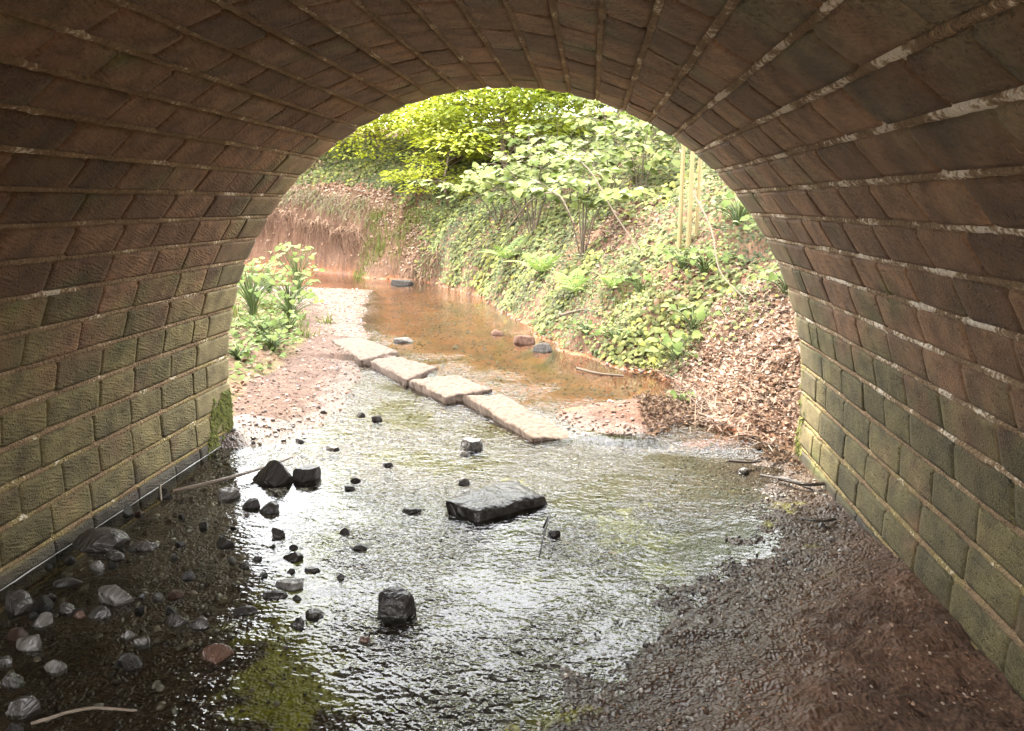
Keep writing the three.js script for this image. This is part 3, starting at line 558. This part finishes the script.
tree('beech_tree', 'tree farthest left on the slope over the red cliff', gnd(-7.4, -16.0), 2.8, V(0, 0, .3), .06, 2.2, 40, 130, .10, [.17, .23, .04], 7, FAR, barkM, .08);
// three slim yellowish trunks close together on the right bank
[[1.42, -3.36, .019, 'left one of the three slim yellow trunks on the right bank'], [1.505, -3.30, .022, 'middle and thickest of the three slim yellow trunks on the right bank'], [1.59, -3.34, .017, 'right one of the three slim yellow trunks on the right bank']].forEach(([x, z, tr, label], i) =>
  tree('young_tree', label, gnd(x, z, -.05), 4.2 - i * .2, V(-.05 + .1 * i, 0, .1 * i), .68, .75, 9, 60, .10, pale, 20 + i, 'slim yellow trunks', paleBarkM, tr));

// ---- saplings with broad pale leaves in flat sprays; the nearest leaves one by one
const broadMs = [[.14, .175, .036], [.11, .15, .028], [.17, .195, .055]].map(c => leafMat(c, .4, .6));
function sapling(label, base, stems, leafN, seed, size) {
  const r = rng(seed), t = put(new THREE.Group(), 'leafy_sapling'); t.position.copy(base); tag(t, label, 'sapling', 'saplings on the right bank');
  const spots = [];
  for (const [dx, dy, dz, rad] of stems) {
    const tip = V(dx, dy, dz), midp = V(dx * .35, dy * .62, dz * .3);
    put(new THREE.Mesh(tube([V(0, -.08, 0), midp, tip], rad, rad * .25, 10, 6), twigM), 'stem', t);
    for (let b = 0; b < 6; b++) {
      const f = .4 + .6 * r(), o = f < .62 ? midp.clone().lerp(V(0, 0, 0), .0).lerp(tip, (f - .4)) : midp.clone().lerp(tip, (f - .4) / .6), a = r() * 6.283, L = .25 + .5 * r(), e = o.clone().add(V(Math.cos(a) * L, .10 * (r() - .3), Math.sin(a) * L));
      put(new THREE.Mesh(tube([o, o.clone().lerp(e, .5).add(V(0, .04, 0)), e], rad * .3, rad * .08, 5, 4), twigM), 'twig', t);
      for (let k = 0; k < leafN / stems.length / 6; k++) { const q = o.clone().lerp(e, .25 + .8 * r()), aa = a + (r() - .5) * 2.6; spots.push([q.add(V((r() - .5) * .1, (r() - .5) * .06, (r() - .5) * .1)), aa]); }
    }
  }
  const rest = [];
  spots.forEach(([q, a], i) => {
    const m4 = pose(q, V((r() - .5) * .9, 1, (r() - .5) * .9 + .35), V(Math.cos(a), -.4, Math.sin(a)), size * .85 * (.55 + .7 * r())).clone();
    const m = put(new THREE.Mesh(broadLeaf, broadMs[i % 3]), 'leaf', t); m.applyMatrix4(m4);
  });
}
sapling('broad leaved sapling with a brown stem in front of the reddish litter patch', gnd(.42, -5.0), [[.0, 1.25, .1, .016], [-.6, 1.0, .2, .012], [.6, 1.0, -.1, .012], [.2, 1.5, -.5, .012], [-.25, 1.4, .3, .011], [.35, .8, .3, .010]], 290, 31, .15);
sapling('spreading sapling high on the ivy bank with layered pale leaves', gnd(-.35, -6.9), [[-.5, 1.1, .3, .016], [.3, 1.4, .4, .014], [-1.0, .9, .1, .012], [.8, 1.15, .1, .012], [-.1, 1.6, -.2, .012], [.5, .8, .4, .010]], 290, 32, .16);
sapling('sapling right of the reddish litter patch, below the arch edge', gnd(1.15, -5.6), [[.1, 1.0, .2, .014], [-.4, .8, .2, .011], [.5, .7, .1, .011], [-.1, .5, .3, .009]], 230, 33, .14);
sapling('low sapling leaning over the ivy wall left of the others', gnd(-1.05, -8.4), [[-.5, .8, .4, .014], [.3, .9, .2, .012], [-1.0, .7, .2, .011], [.6, 1.3, -.3, .010]], 250, 34, .15);
sapling('sapling at the very top of the ivy bank, under the middle of the arch', gnd(-.1, -9.2), [[-.5, .9, .4, .014], [.5, 1.0, .3, .012], [-1.0, .8, .2, .011], [.9, .8, .2, .010], [0, 1.3, 0, .01]], 280, 35, .16);
sapling('bushy sapling between the brown stemmed sapling and the right bank top', gnd(.75, -6.3), [[-.5, .8, .4, .012], [.5, 1.0, .3, .012], [-.1, 1.2, .2, .011], [.2, .6, .4, .010]], 250, 37, .14);
sapling('sapling in the ivy midway between the bent branch and the topmost sapling', gnd(-.6, -7.7), [[-.7, .8, .4, .012], [.4, 1.0, .3, .012], [-.1, 1.2, .2, .011], [.7, .7, .4, .010]], 250, 38, .14);
sapling('sapling behind the red litter, right of the middle of the arch', gnd(1.5, -7.4), [[-.5, .9, .4, .014], [.5, 1.0, .3, .012], [-.9, .6, .3, .011], [.8, .6, .2, .010]], 230, 36, .15);

// ---- ferns, herbs, grass
const fernMs = [[.20, .28, .06], [.15, .23, .05]].map(c => leafMat(c, .4, .6));
function frondGeo(len, seed) {
  const r = rng(seed), pos = [], idx = [], n = 16;
  const P = f => [0, len * (.55 * f - .55 * f * f * .9), len * f * .88];
  for (let i = 1; i < n; i++) for (const s of [-1, 1]) {
    const f = i / n, [x, y, z] = P(f), w = len * .24 * Math.sin(Math.PI * Math.pow(f, .7)) * (.9 + .2 * r()), b = pos.length / 3;
    pos.push(x, y, z - .012 * len * 2.2, x + s * w * .55, y - w * .05, z + w * .16 + len * .022, x + s * w, y - w * .22, z + w * .34, x + s * w * .5, y - w * .05, z + w * .10 - len * .026);
    idx.push(b, b + 1, b + 2, b, b + 2, b + 3);
  }
  for (let i = 0; i < 8; i++) { const a = P(i / 8), c = P((i + 1) / 8), b = pos.length / 3, w = .006 * len * 2; pos.push(-w, a[1], a[2], w, a[1], a[2], -w * .7, c[1] + .001, c[2], w * .7, c[1] + .001, c[2]); idx.push(b, b + 1, b + 2, b + 2, b + 1, b + 3); }
  return geo(pos, idx);
}
const fronds = [1, 2, 3].map(s => frondGeo(1, s));
function fern(label, base, size, n, seed) {
  const r = rng(seed), t = put(new THREE.Group(), 'fern'); t.position.copy(base); tag(t, label, 'fern', 'ferns on the ivy bank');
  for (let k = 0; k < n; k++) { const m = put(new THREE.Mesh(fronds[k % 3], fernMs[k % 2]), 'frond', t); m.rotation.set(-(.1 + .5 * r()), 0, 0); m.rotation.order = 'YXZ'; m.rotation.y = k / n * 6.283 + r() * .5; m.scale.setScalar(size * (.75 + .5 * r())); }
}
fern('light green fern arching out of the middle of the ivy wall', gnd(-.72, -6.75, .08), .55, 8, 51);
fern('yellow green fern low on the ivy wall above the pool', gnd(-.12, -5.35, .1), .5, 8, 52);
fern('fern at the foot of the ivy slope beside the pool spit', gnd(.35, -3.9, .08), .38, 7, 53);
fern('small fern on the bank right of the pool spit', gnd(.75, -3.3, .08), .32, 7, 54);
const herbMs = [[.095, .135, .026], [.080, .12, .022], [.125, .155, .036]].map(c => leafMat(c, .35, .6));
function herb(label, base, h, spread, n, size, seed, group, category = 'plant') {
  const r = rng(seed), t = put(new THREE.Group(), 'leafy_herb'); t.position.copy(base); tag(t, label, category, group);
  for (let k = 0; k < n; k++) {
    const a = k * 2.4 + r(), f = Math.sqrt((k + .5) / n), e = V(Math.cos(a) * spread * f, h * (1 - .55 * f * r()), Math.sin(a) * spread * f);
    put(new THREE.Mesh(tube([V(0, -.02, 0), V(e.x * .3, e.y * .6, e.z * .3), e], .006, .003, 6, 4), herbMs[1]), 'stalk', t);
    const m = put(new THREE.Mesh(dockLeaf, herbMs[k % 3]), 'leaf', t); m.applyMatrix4(pose(e, V((r() - .5) * 1.3, 1, (r() - .5) * 1.3 + .4), V(Math.cos(a), -.35, Math.sin(a)), size * .85 * (.6 + .7 * r())));
  }
}
const LH = 'herbs on the left bank', RH = 'herbs on the right bank';
[['tall herb with round pale leaves standing clear before the red cliff', -3.72, -6.0, .85, .36, 26, .125], ['bushy herb with pale leaves below the tall round leaved herb', -3.45, -5.0, .55, .42, 34, .11], ['broad pale herb beside the wet gravel on the left bank', -3.1, -4.2, .38, .36, 30, .10],
  ['leafy herb half hidden by the left end of the arch', -3.3, -3.6, .55, .36, 30, .105], ['low yellowish herb nearest the left end of the arch', -2.75, -2.6, .30, .30, 30, .085], ['drooping herb at the edge of the left gravel', -2.52, -2.3, .2, .28, 28, .08],
  ['dark low herb at the foot of the left bank by the bridge', -2.6, -1.75, .16, .24, 26, .075], ['herb at the back of the left bank towards the bend', -4.7, -7.2, .5, .45, 30, .11], ['upright herb behind the half hidden herb at the arch end', -3.7, -4.4, .6, .4, 30, .105], ['small herb on top of the left bank edge near the gravel', -2.75, -3.3, .22, .26, 26, .08]].forEach(([l, x, z, h, s, n, q], i) => herb(l, gnd(x, z), h, s, Math.round(n * 1.5), q * .74, 70 + i, LH));
[['herb with large leaves at the foot of the right slope', 1.28, -1.95, .30, .24, 12, .16], ['pale herb low on the litter slope', 1.45, -2.2, .28, .24, 12, .15], ['small bright seedling on the gravel before the litter slope', 1.22, -1.05, .10, .09, 7, .08], ['herb clump right of the yellow trunks', 1.95, -3.1, .34, .36, 16, .15], ['herb clump under the right edge of the arch', 2.25, -2.6, .32, .36, 16, .14],
  ['spreading herb in the middle of the right slope', 1.6, -2.75, .26, .32, 15, .13], ['herb on the right slope left of the yellow trunks', 1.05, -3.1, .26, .30, 15, .13], ['herb on the right slope below the yellow trunks', 1.42, -3.0, .24, .28, 13, .12], ['herb on the litter slope close to the bridge end', 2.1, -1.7, .22, .26, 12, .13],
  ['low herb on the ivy slope above the pool spit', .5, -3.0, .16, .24, 13, .11], ['herb highest on the right slope behind the yellow trunks', 2.2, -4.1, .4, .4, 16, .16], ['yellowish herb at the waterside toe of the right bank', .78, -2.55, .16, .22, 13, .10]].forEach(([l, x, z, h, s, n, q], i) => herb(l, gnd(x, z), h * .9, s * 1.1, Math.round(n * 2), q * .56, 110 + i, RH));
// grass and trailing stems as one cover; roots hanging over the cliff edge
{
  const r = rng(9), blades = [], roots = [], blade = geo([-.5, 0, 0, .5, 0, 0, -.35, .5, .08, .35, .5, .08, 0, 1, .35], [0, 1, 2, 2, 1, 3, 2, 3, 4]);
  const tuft = (x, z, h, n, c, sp, hang) => { for (let k = 0; k < n; k++) { const a = r() * 6.283, px = x + Math.cos(a) * sp * r(), pz = z + Math.sin(a) * sp * r(); dummy.position.set(px, H(px, pz) - .01, pz); dummy.rotation.set((r() - .2) * .9 * (hang ? 2.4 : 1), r() * 6.283, 0, 'YXZ'); dummy.scale.set(.008 + .006 * r(), h * (.5 + .8 * r()), h); dummy.updateMatrix(); blades.push([dummy.matrix.clone(), jitter(c, r, .3)]); } };
  for (let k = 0; k < 26; k++) tuft(-2.5 - 1.2 * r(), -1.8 - 3.0 * r(), .16, 40, [.13, .15, .03], .14);
  for (let k = 0; k < 46; k++) { const f = r(), x = mix(-2.9, -4.4, f) + .2 * (r() - .5), z = -10.35 - .9 * r(); tuft(x, z, .2, 45, [.13, .15, .03], .22, true); }
  for (let k = 0; k < 36; k++) { const z = -1.9 - 2.3 * r(), x = mix(1.2, .1, (-z - 1.9) / 2.3) + .5 * r(); tuft(x, z, .14, 30, [.15, .15, .04], .15, true); }
  for (let k = 0; k < 60; k++) { const x = -8 + 6 * r(), z = -12.5 - 3 * r(); tuft(x, z, .18, 18, r() < .5 ? [.17, .12, .075] : [.13, .12, .04], .25); }
  // dead stalks and grass hanging over the cliff edge, and straw in the litter beside the bridge
  for (let k = 0; k < 1500; k++) { const f = r(), x = mix(-4.2, -8.6, f), z = (x > -4.7 ? mix(-10.7, -11.0, (x + 4.2) / -.5) : x > -6.04 ? mix(-11.0, -11.9, (x + 4.7) / -1.34) : mix(-11.9, -12.6, (x + 6.04) / -2.96)) - .8 + .45 * r(); dummy.position.set(x, H(x, Math.min(z, z - .2)) + .0, z); dummy.rotation.set(1.2 + 1.2 * r(), (r() - .5) * 1.8, 0, 'YXZ'); dummy.scale.set(.014, .16 + .2 * r(), .2); dummy.updateMatrix(); blades.push([dummy.matrix.clone(), jitter(r() < .6 ? [.13, .085, .05] : [.11, .12, .035], r, .35)]); }
  for (let k = 0; k < 3800; k++) { const x = 1.2 + 1.9 * r(), z = -2.0 * r() - .05, [h, what, d] = land(x, z); if (d < -.2) continue; dummy.position.set(x, h + .015, z); dummy.rotation.set(1.25 + .5 * (r() - .5), r() * 6.283, 0, 'YXZ'); dummy.scale.set(.004 + .004 * r(), .10 + .16 * r(), .05); dummy.updateMatrix(); blades.push([dummy.matrix.clone(), jitter([.24, .17, .125], r, .4)]); }
  kind(instanced(blade, leafMat([1, 1, 1], .3, .6), blades, 'grass', scene), 'stuff', 'grass and thin trailing stems on the banks');
  for (let k = 0; k < 700; k++) {
    const col = k > 600, f = r(), x = col ? -2.3 - .75 * r() : mix(-4.2, -8.5, f), z = col ? -9.3 - .75 * r() : (x > -4.7 ? mix(-10.7, -11.0, (x + 4.2) / -.5) : x > -6.04 ? mix(-11.0, -11.9, (x + 4.7) / -1.34) : mix(-11.9, -12.6, (x + 6.04) / -2.96));
    const y = col ? H(x - .1, z - .5) - .05 - .2 * r() : H(x, z - .45) - .02 - .1 * r(), L = col ? .15 + .6 * r() * r() : .10 + .45 * Math.pow(r(), 2), fx = (r() - .5) * .3, zz = z + (col ? .06 : .02) + .16 * r();
    roots.push(tube([[x, y, zz - .12], [x + fx * .3, y - .02, zz], [x + fx, y - L * .6, zz + .03], [x + fx * 1.4, y - L, zz + .01]], .013 * (.4 + 1.8 * r() * r()), .005, 6, 4));
  }
  kind(put(new THREE.Mesh(mergeGeometries(roots), new THREE.MeshStandardMaterial({ color: lin(.13, .075, .045), roughness: .95 })), 'hanging_roots'), 'stuff', 'dark roots hanging from the edge of the red cliff');
}
// single bare stems and sticks
function stick(points, r0, r1, label, mat = twigM, name = 'stick', category = 'stick', group) { return tag(put(new THREE.Mesh(tube(points, r0, r1, 14, 6), mat), name), label, category, group); }
const near = (x, z, dy) => [x, H(x, z) + dy, z];
stick([near(1.5, -3.0, .75), near(1.62, -2.6, .55), near(1.66, -2.2, .3), near(1.82, -1.9, .12)], .009, .006, 'thin bare stem trailing down the right slope from the yellow trunks');
stick([near(.05, -5.2, 1.5), near(.45, -4.6, 1.1), near(.8, -4.0, .55), near(1.05, -3.6, .1)], .010, .007, 'pale bare branch slanting down through the sapling leaves');
stick([near(-.75, -7.0, .5), near(-.35, -6.6, .72), near(.05, -6.0, .62), near(.3, -5.4, .3)], .014, .008, 'bent bare branch arching out of the ivy');
stick([near(.2, -3.75, .05), near(.45, -3.4, .07), near(.62, -3.05, .06)], .016, .009, 'dead stick lying on the spit beside the orange pool');
stick([[.42, .055, -2.1], [.62, .045, -1.95], [.84, .04, -1.9]], .014, .008, 'dark stick in the shallows at the right foot of the pool');
// ---------------------------------------------------------------- gravel, driftwood, moss
{
  const r = rng(5), g = rockGeo(1, .38, .8, 0, 3, 1), wetP = [], dryP = [];
  const drop = (x, z, s, c, list, lift = .2) => { dummy.position.set(x, H(x, z) - s * .08 + s * lift * .3, z); dummy.rotation.set((r() - .5) * .7, r() * 6.283, (r() - .5) * .7); dummy.scale.set(s * (.8 + .5 * r()), s * (.8 + .6 * r()), s * (.7 + .4 * r())); dummy.updateMatrix(); list.push([dummy.matrix.clone(), jitter(c, r, .4)]); };
  for (let k = 0; k < 30000; k++) {                                       // the bed inside the bridge
    const x = -1.78 + 3.56 * r(), z = -.25 + 3.5 * r(), dr = x - barX(z), q = r(); if (!inView(x, 0, z, 1.05)) continue;
    let want = .35; if (dr > -.75) want = .85; if (dr > .3) want = .8; if (x < -.65) want = .3; if (r() > want) continue;
    const s = (.006 + .018 * q * q * q * q + (x < -.7 && q > .85 ? .016 : 0)) * (dr > .3 ? .6 : 1);
    drop(x, z, s, dr > .3 ? (q > .9 ? [.30, .22, .16] : [.19, .10, .06]) : q > .93 ? [.22, .20, .17] : dr > -.05 ? [.12, .078, .05] : [.045, .036, .029], dr > .3 ? dryP : wetP);
  }
  for (let k = 0; k < 16000; k++) {                                       // the bars outside
    const x = -5 + 6.8 * r(), z = -.1 - 8.5 * Math.pow(r(), 1.4); if (!inView(x, 0, z, 1.05)) continue; const [h, what, d] = land(x, z), wl = waterLevel(x, z); if (what === 1 && d > .1 || what === 2 && r() > .15) continue;
    const q = r(); if (h < wl - .01 && q < .6) continue;
    drop(x, z, (.010 + .03 * q * q * q) * (1 - z * .03), q > .9 ? [.22, .17, .145] : q > .5 ? [.145, .094, .071] : [.095, .062, .047], dryP);
  }
  kind(instanced(g, new THREE.MeshStandardMaterial({ roughness: .28 }), wetP, 'wet_gravel', scene), 'stuff', 'dark wet gravel on the stream bed under the bridge');
  kind(instanced(g, new THREE.MeshPhysicalMaterial({ roughness: .85, specularIntensity: .4 }), dryP, 'gravel', scene), 'stuff', 'pinkish gravel of the bars outside and grit in the dirt');
  // moss hanging on the feet of both ends of the vault
  const moss = [], bl = geo([-.5, 0, 0, .5, 0, 0, 0, 1, .25], [0, 1, 2]);
  for (let k = 0; k < 5200; k++) {
    const left = k < 3600, y = left ? -.02 + .36 * Math.pow(r(), 1.2) : -.02 + .75 * Math.pow(r(), 1.3), z = left ? .36 * Math.pow(r(), 1.3 ) * (1 - y * 1.2) + .0 : .14 * r() * r(); if (fbm(y * 9, z * 9, left ? 3 : 8, 3) < (left ? -.12 : .02)) continue;
    dummy.position.set(left ? -1.803 : 1.803, y, z); dummy.rotation.set(Math.PI * (.75 + .3 * (r() - .5)), (left ? 1 : -1) * (1.57 + (r() - .5) * 1.6), (r() - .5) * .8, 'YXZ'); const s = .018 + .022 * r(); dummy.scale.set(s * .5, s, s); dummy.updateMatrix();
    moss.push([dummy.matrix.clone(), jitter([.115, .125, .025], r, .4)]);
  }
  kind(instanced(bl, leafMat([1, 1, 1], .2, .9), moss, 'moss', scene), 'stuff', 'yellow green moss on the feet of the bridge ends');
}
// thin ragged pale tube, added as the bright meniscus line at the left wall
{
  const r = rng(3), pts = []; for (let k = 0; k <= 90; k++) pts.push([-1.783 + .012 * (r() - .5), .004, .02 + 3.1 * k / 90]);
  const g = tube(pts, 1, 1, 420, 6), p = g.attributes.position; for (let i = 0; i < p.count; i++) { const z = p.getZ(i), n = .0006 + .0030 * N3(z * 13, 4.5) + .0025 * N3(z * 60, 9.5), cx = -1.783 + .006 * N3(z * 9, 2); p.setXYZ(i, cx + (p.getX(i) + 1.783) * Math.max(.0006, n), .004 + (p.getY(i) - .004) * Math.max(.0006, n), z); }
  g.computeVertexNormals(); kind(put(new THREE.Mesh(g, new THREE.MeshStandardMaterial({ color: lin(.45, .44, .41), roughness: .5 })), 'waterline_glint'), 'stuff', 'thin pale tube added for the bright waterline along the left wall');
}
const wetWood = new THREE.MeshStandardMaterial({ color: lin(.20, .155, .11), bumpMap: rockBump, bumpScale: .01, roughness: .45 }), darkWood = new THREE.MeshStandardMaterial({ color: lin(.045, .034, .027), bumpMap: rockBump, bumpScale: .01, roughness: .45 });
stick([[-1.63, .03, 1.02], [-1.45, .04, .86], [-1.30, .035, .62], [-1.22, .03, .42]], .012, .007, 'pale driftwood stick lying at the foot of the left wall', wetWood);
stick([[-1.76, .02, .92], [-1.70, .05, 1.02], [-1.63, .025, 1.13]], .008, .005, 'short stub of wood across the black stone at the left wall', wetWood);
stick([[1.58, .035, .50], [1.70, .05, .62], [1.79, .05, .60]], .014, .010, 'dark forked stick against the foot of the right wall', darkWood);
stick([[1.50, .02, .42], [1.62, .03, .52], [1.78, .02, .70]], .008, .005, 'thin dark twig under the forked stick at the right wall', darkWood);
stick([[1.36, .03, .22], [1.46, .03, .24], [1.55, .025, .20]], .010, .006, 'short dark twig on the wet gravel near the right wall end', darkWood);
stick([[.33, .01, 1.22], [.36, .09, 1.26], [.34, .05, 1.45], [.33, .005, 1.52]], .005, .003, 'thin upright twig standing in the riffle beside the wedge boulder', darkWood, 'twig', 'twig');
stick([[-1.08, .015, 2.74], [-.95, .03, 2.68], [-.80, .02, 2.66]], .006, .004, 'long pale stick just under the picture bottom at left', wetWood);
stick([[1.72, .03, 1.02], [1.62, .05, 1.10], [1.55, .03, 1.02]], .007, .004, 'curled root at the top of the red dirt by the right wall', darkWood);

renderer.render(scene, camera);
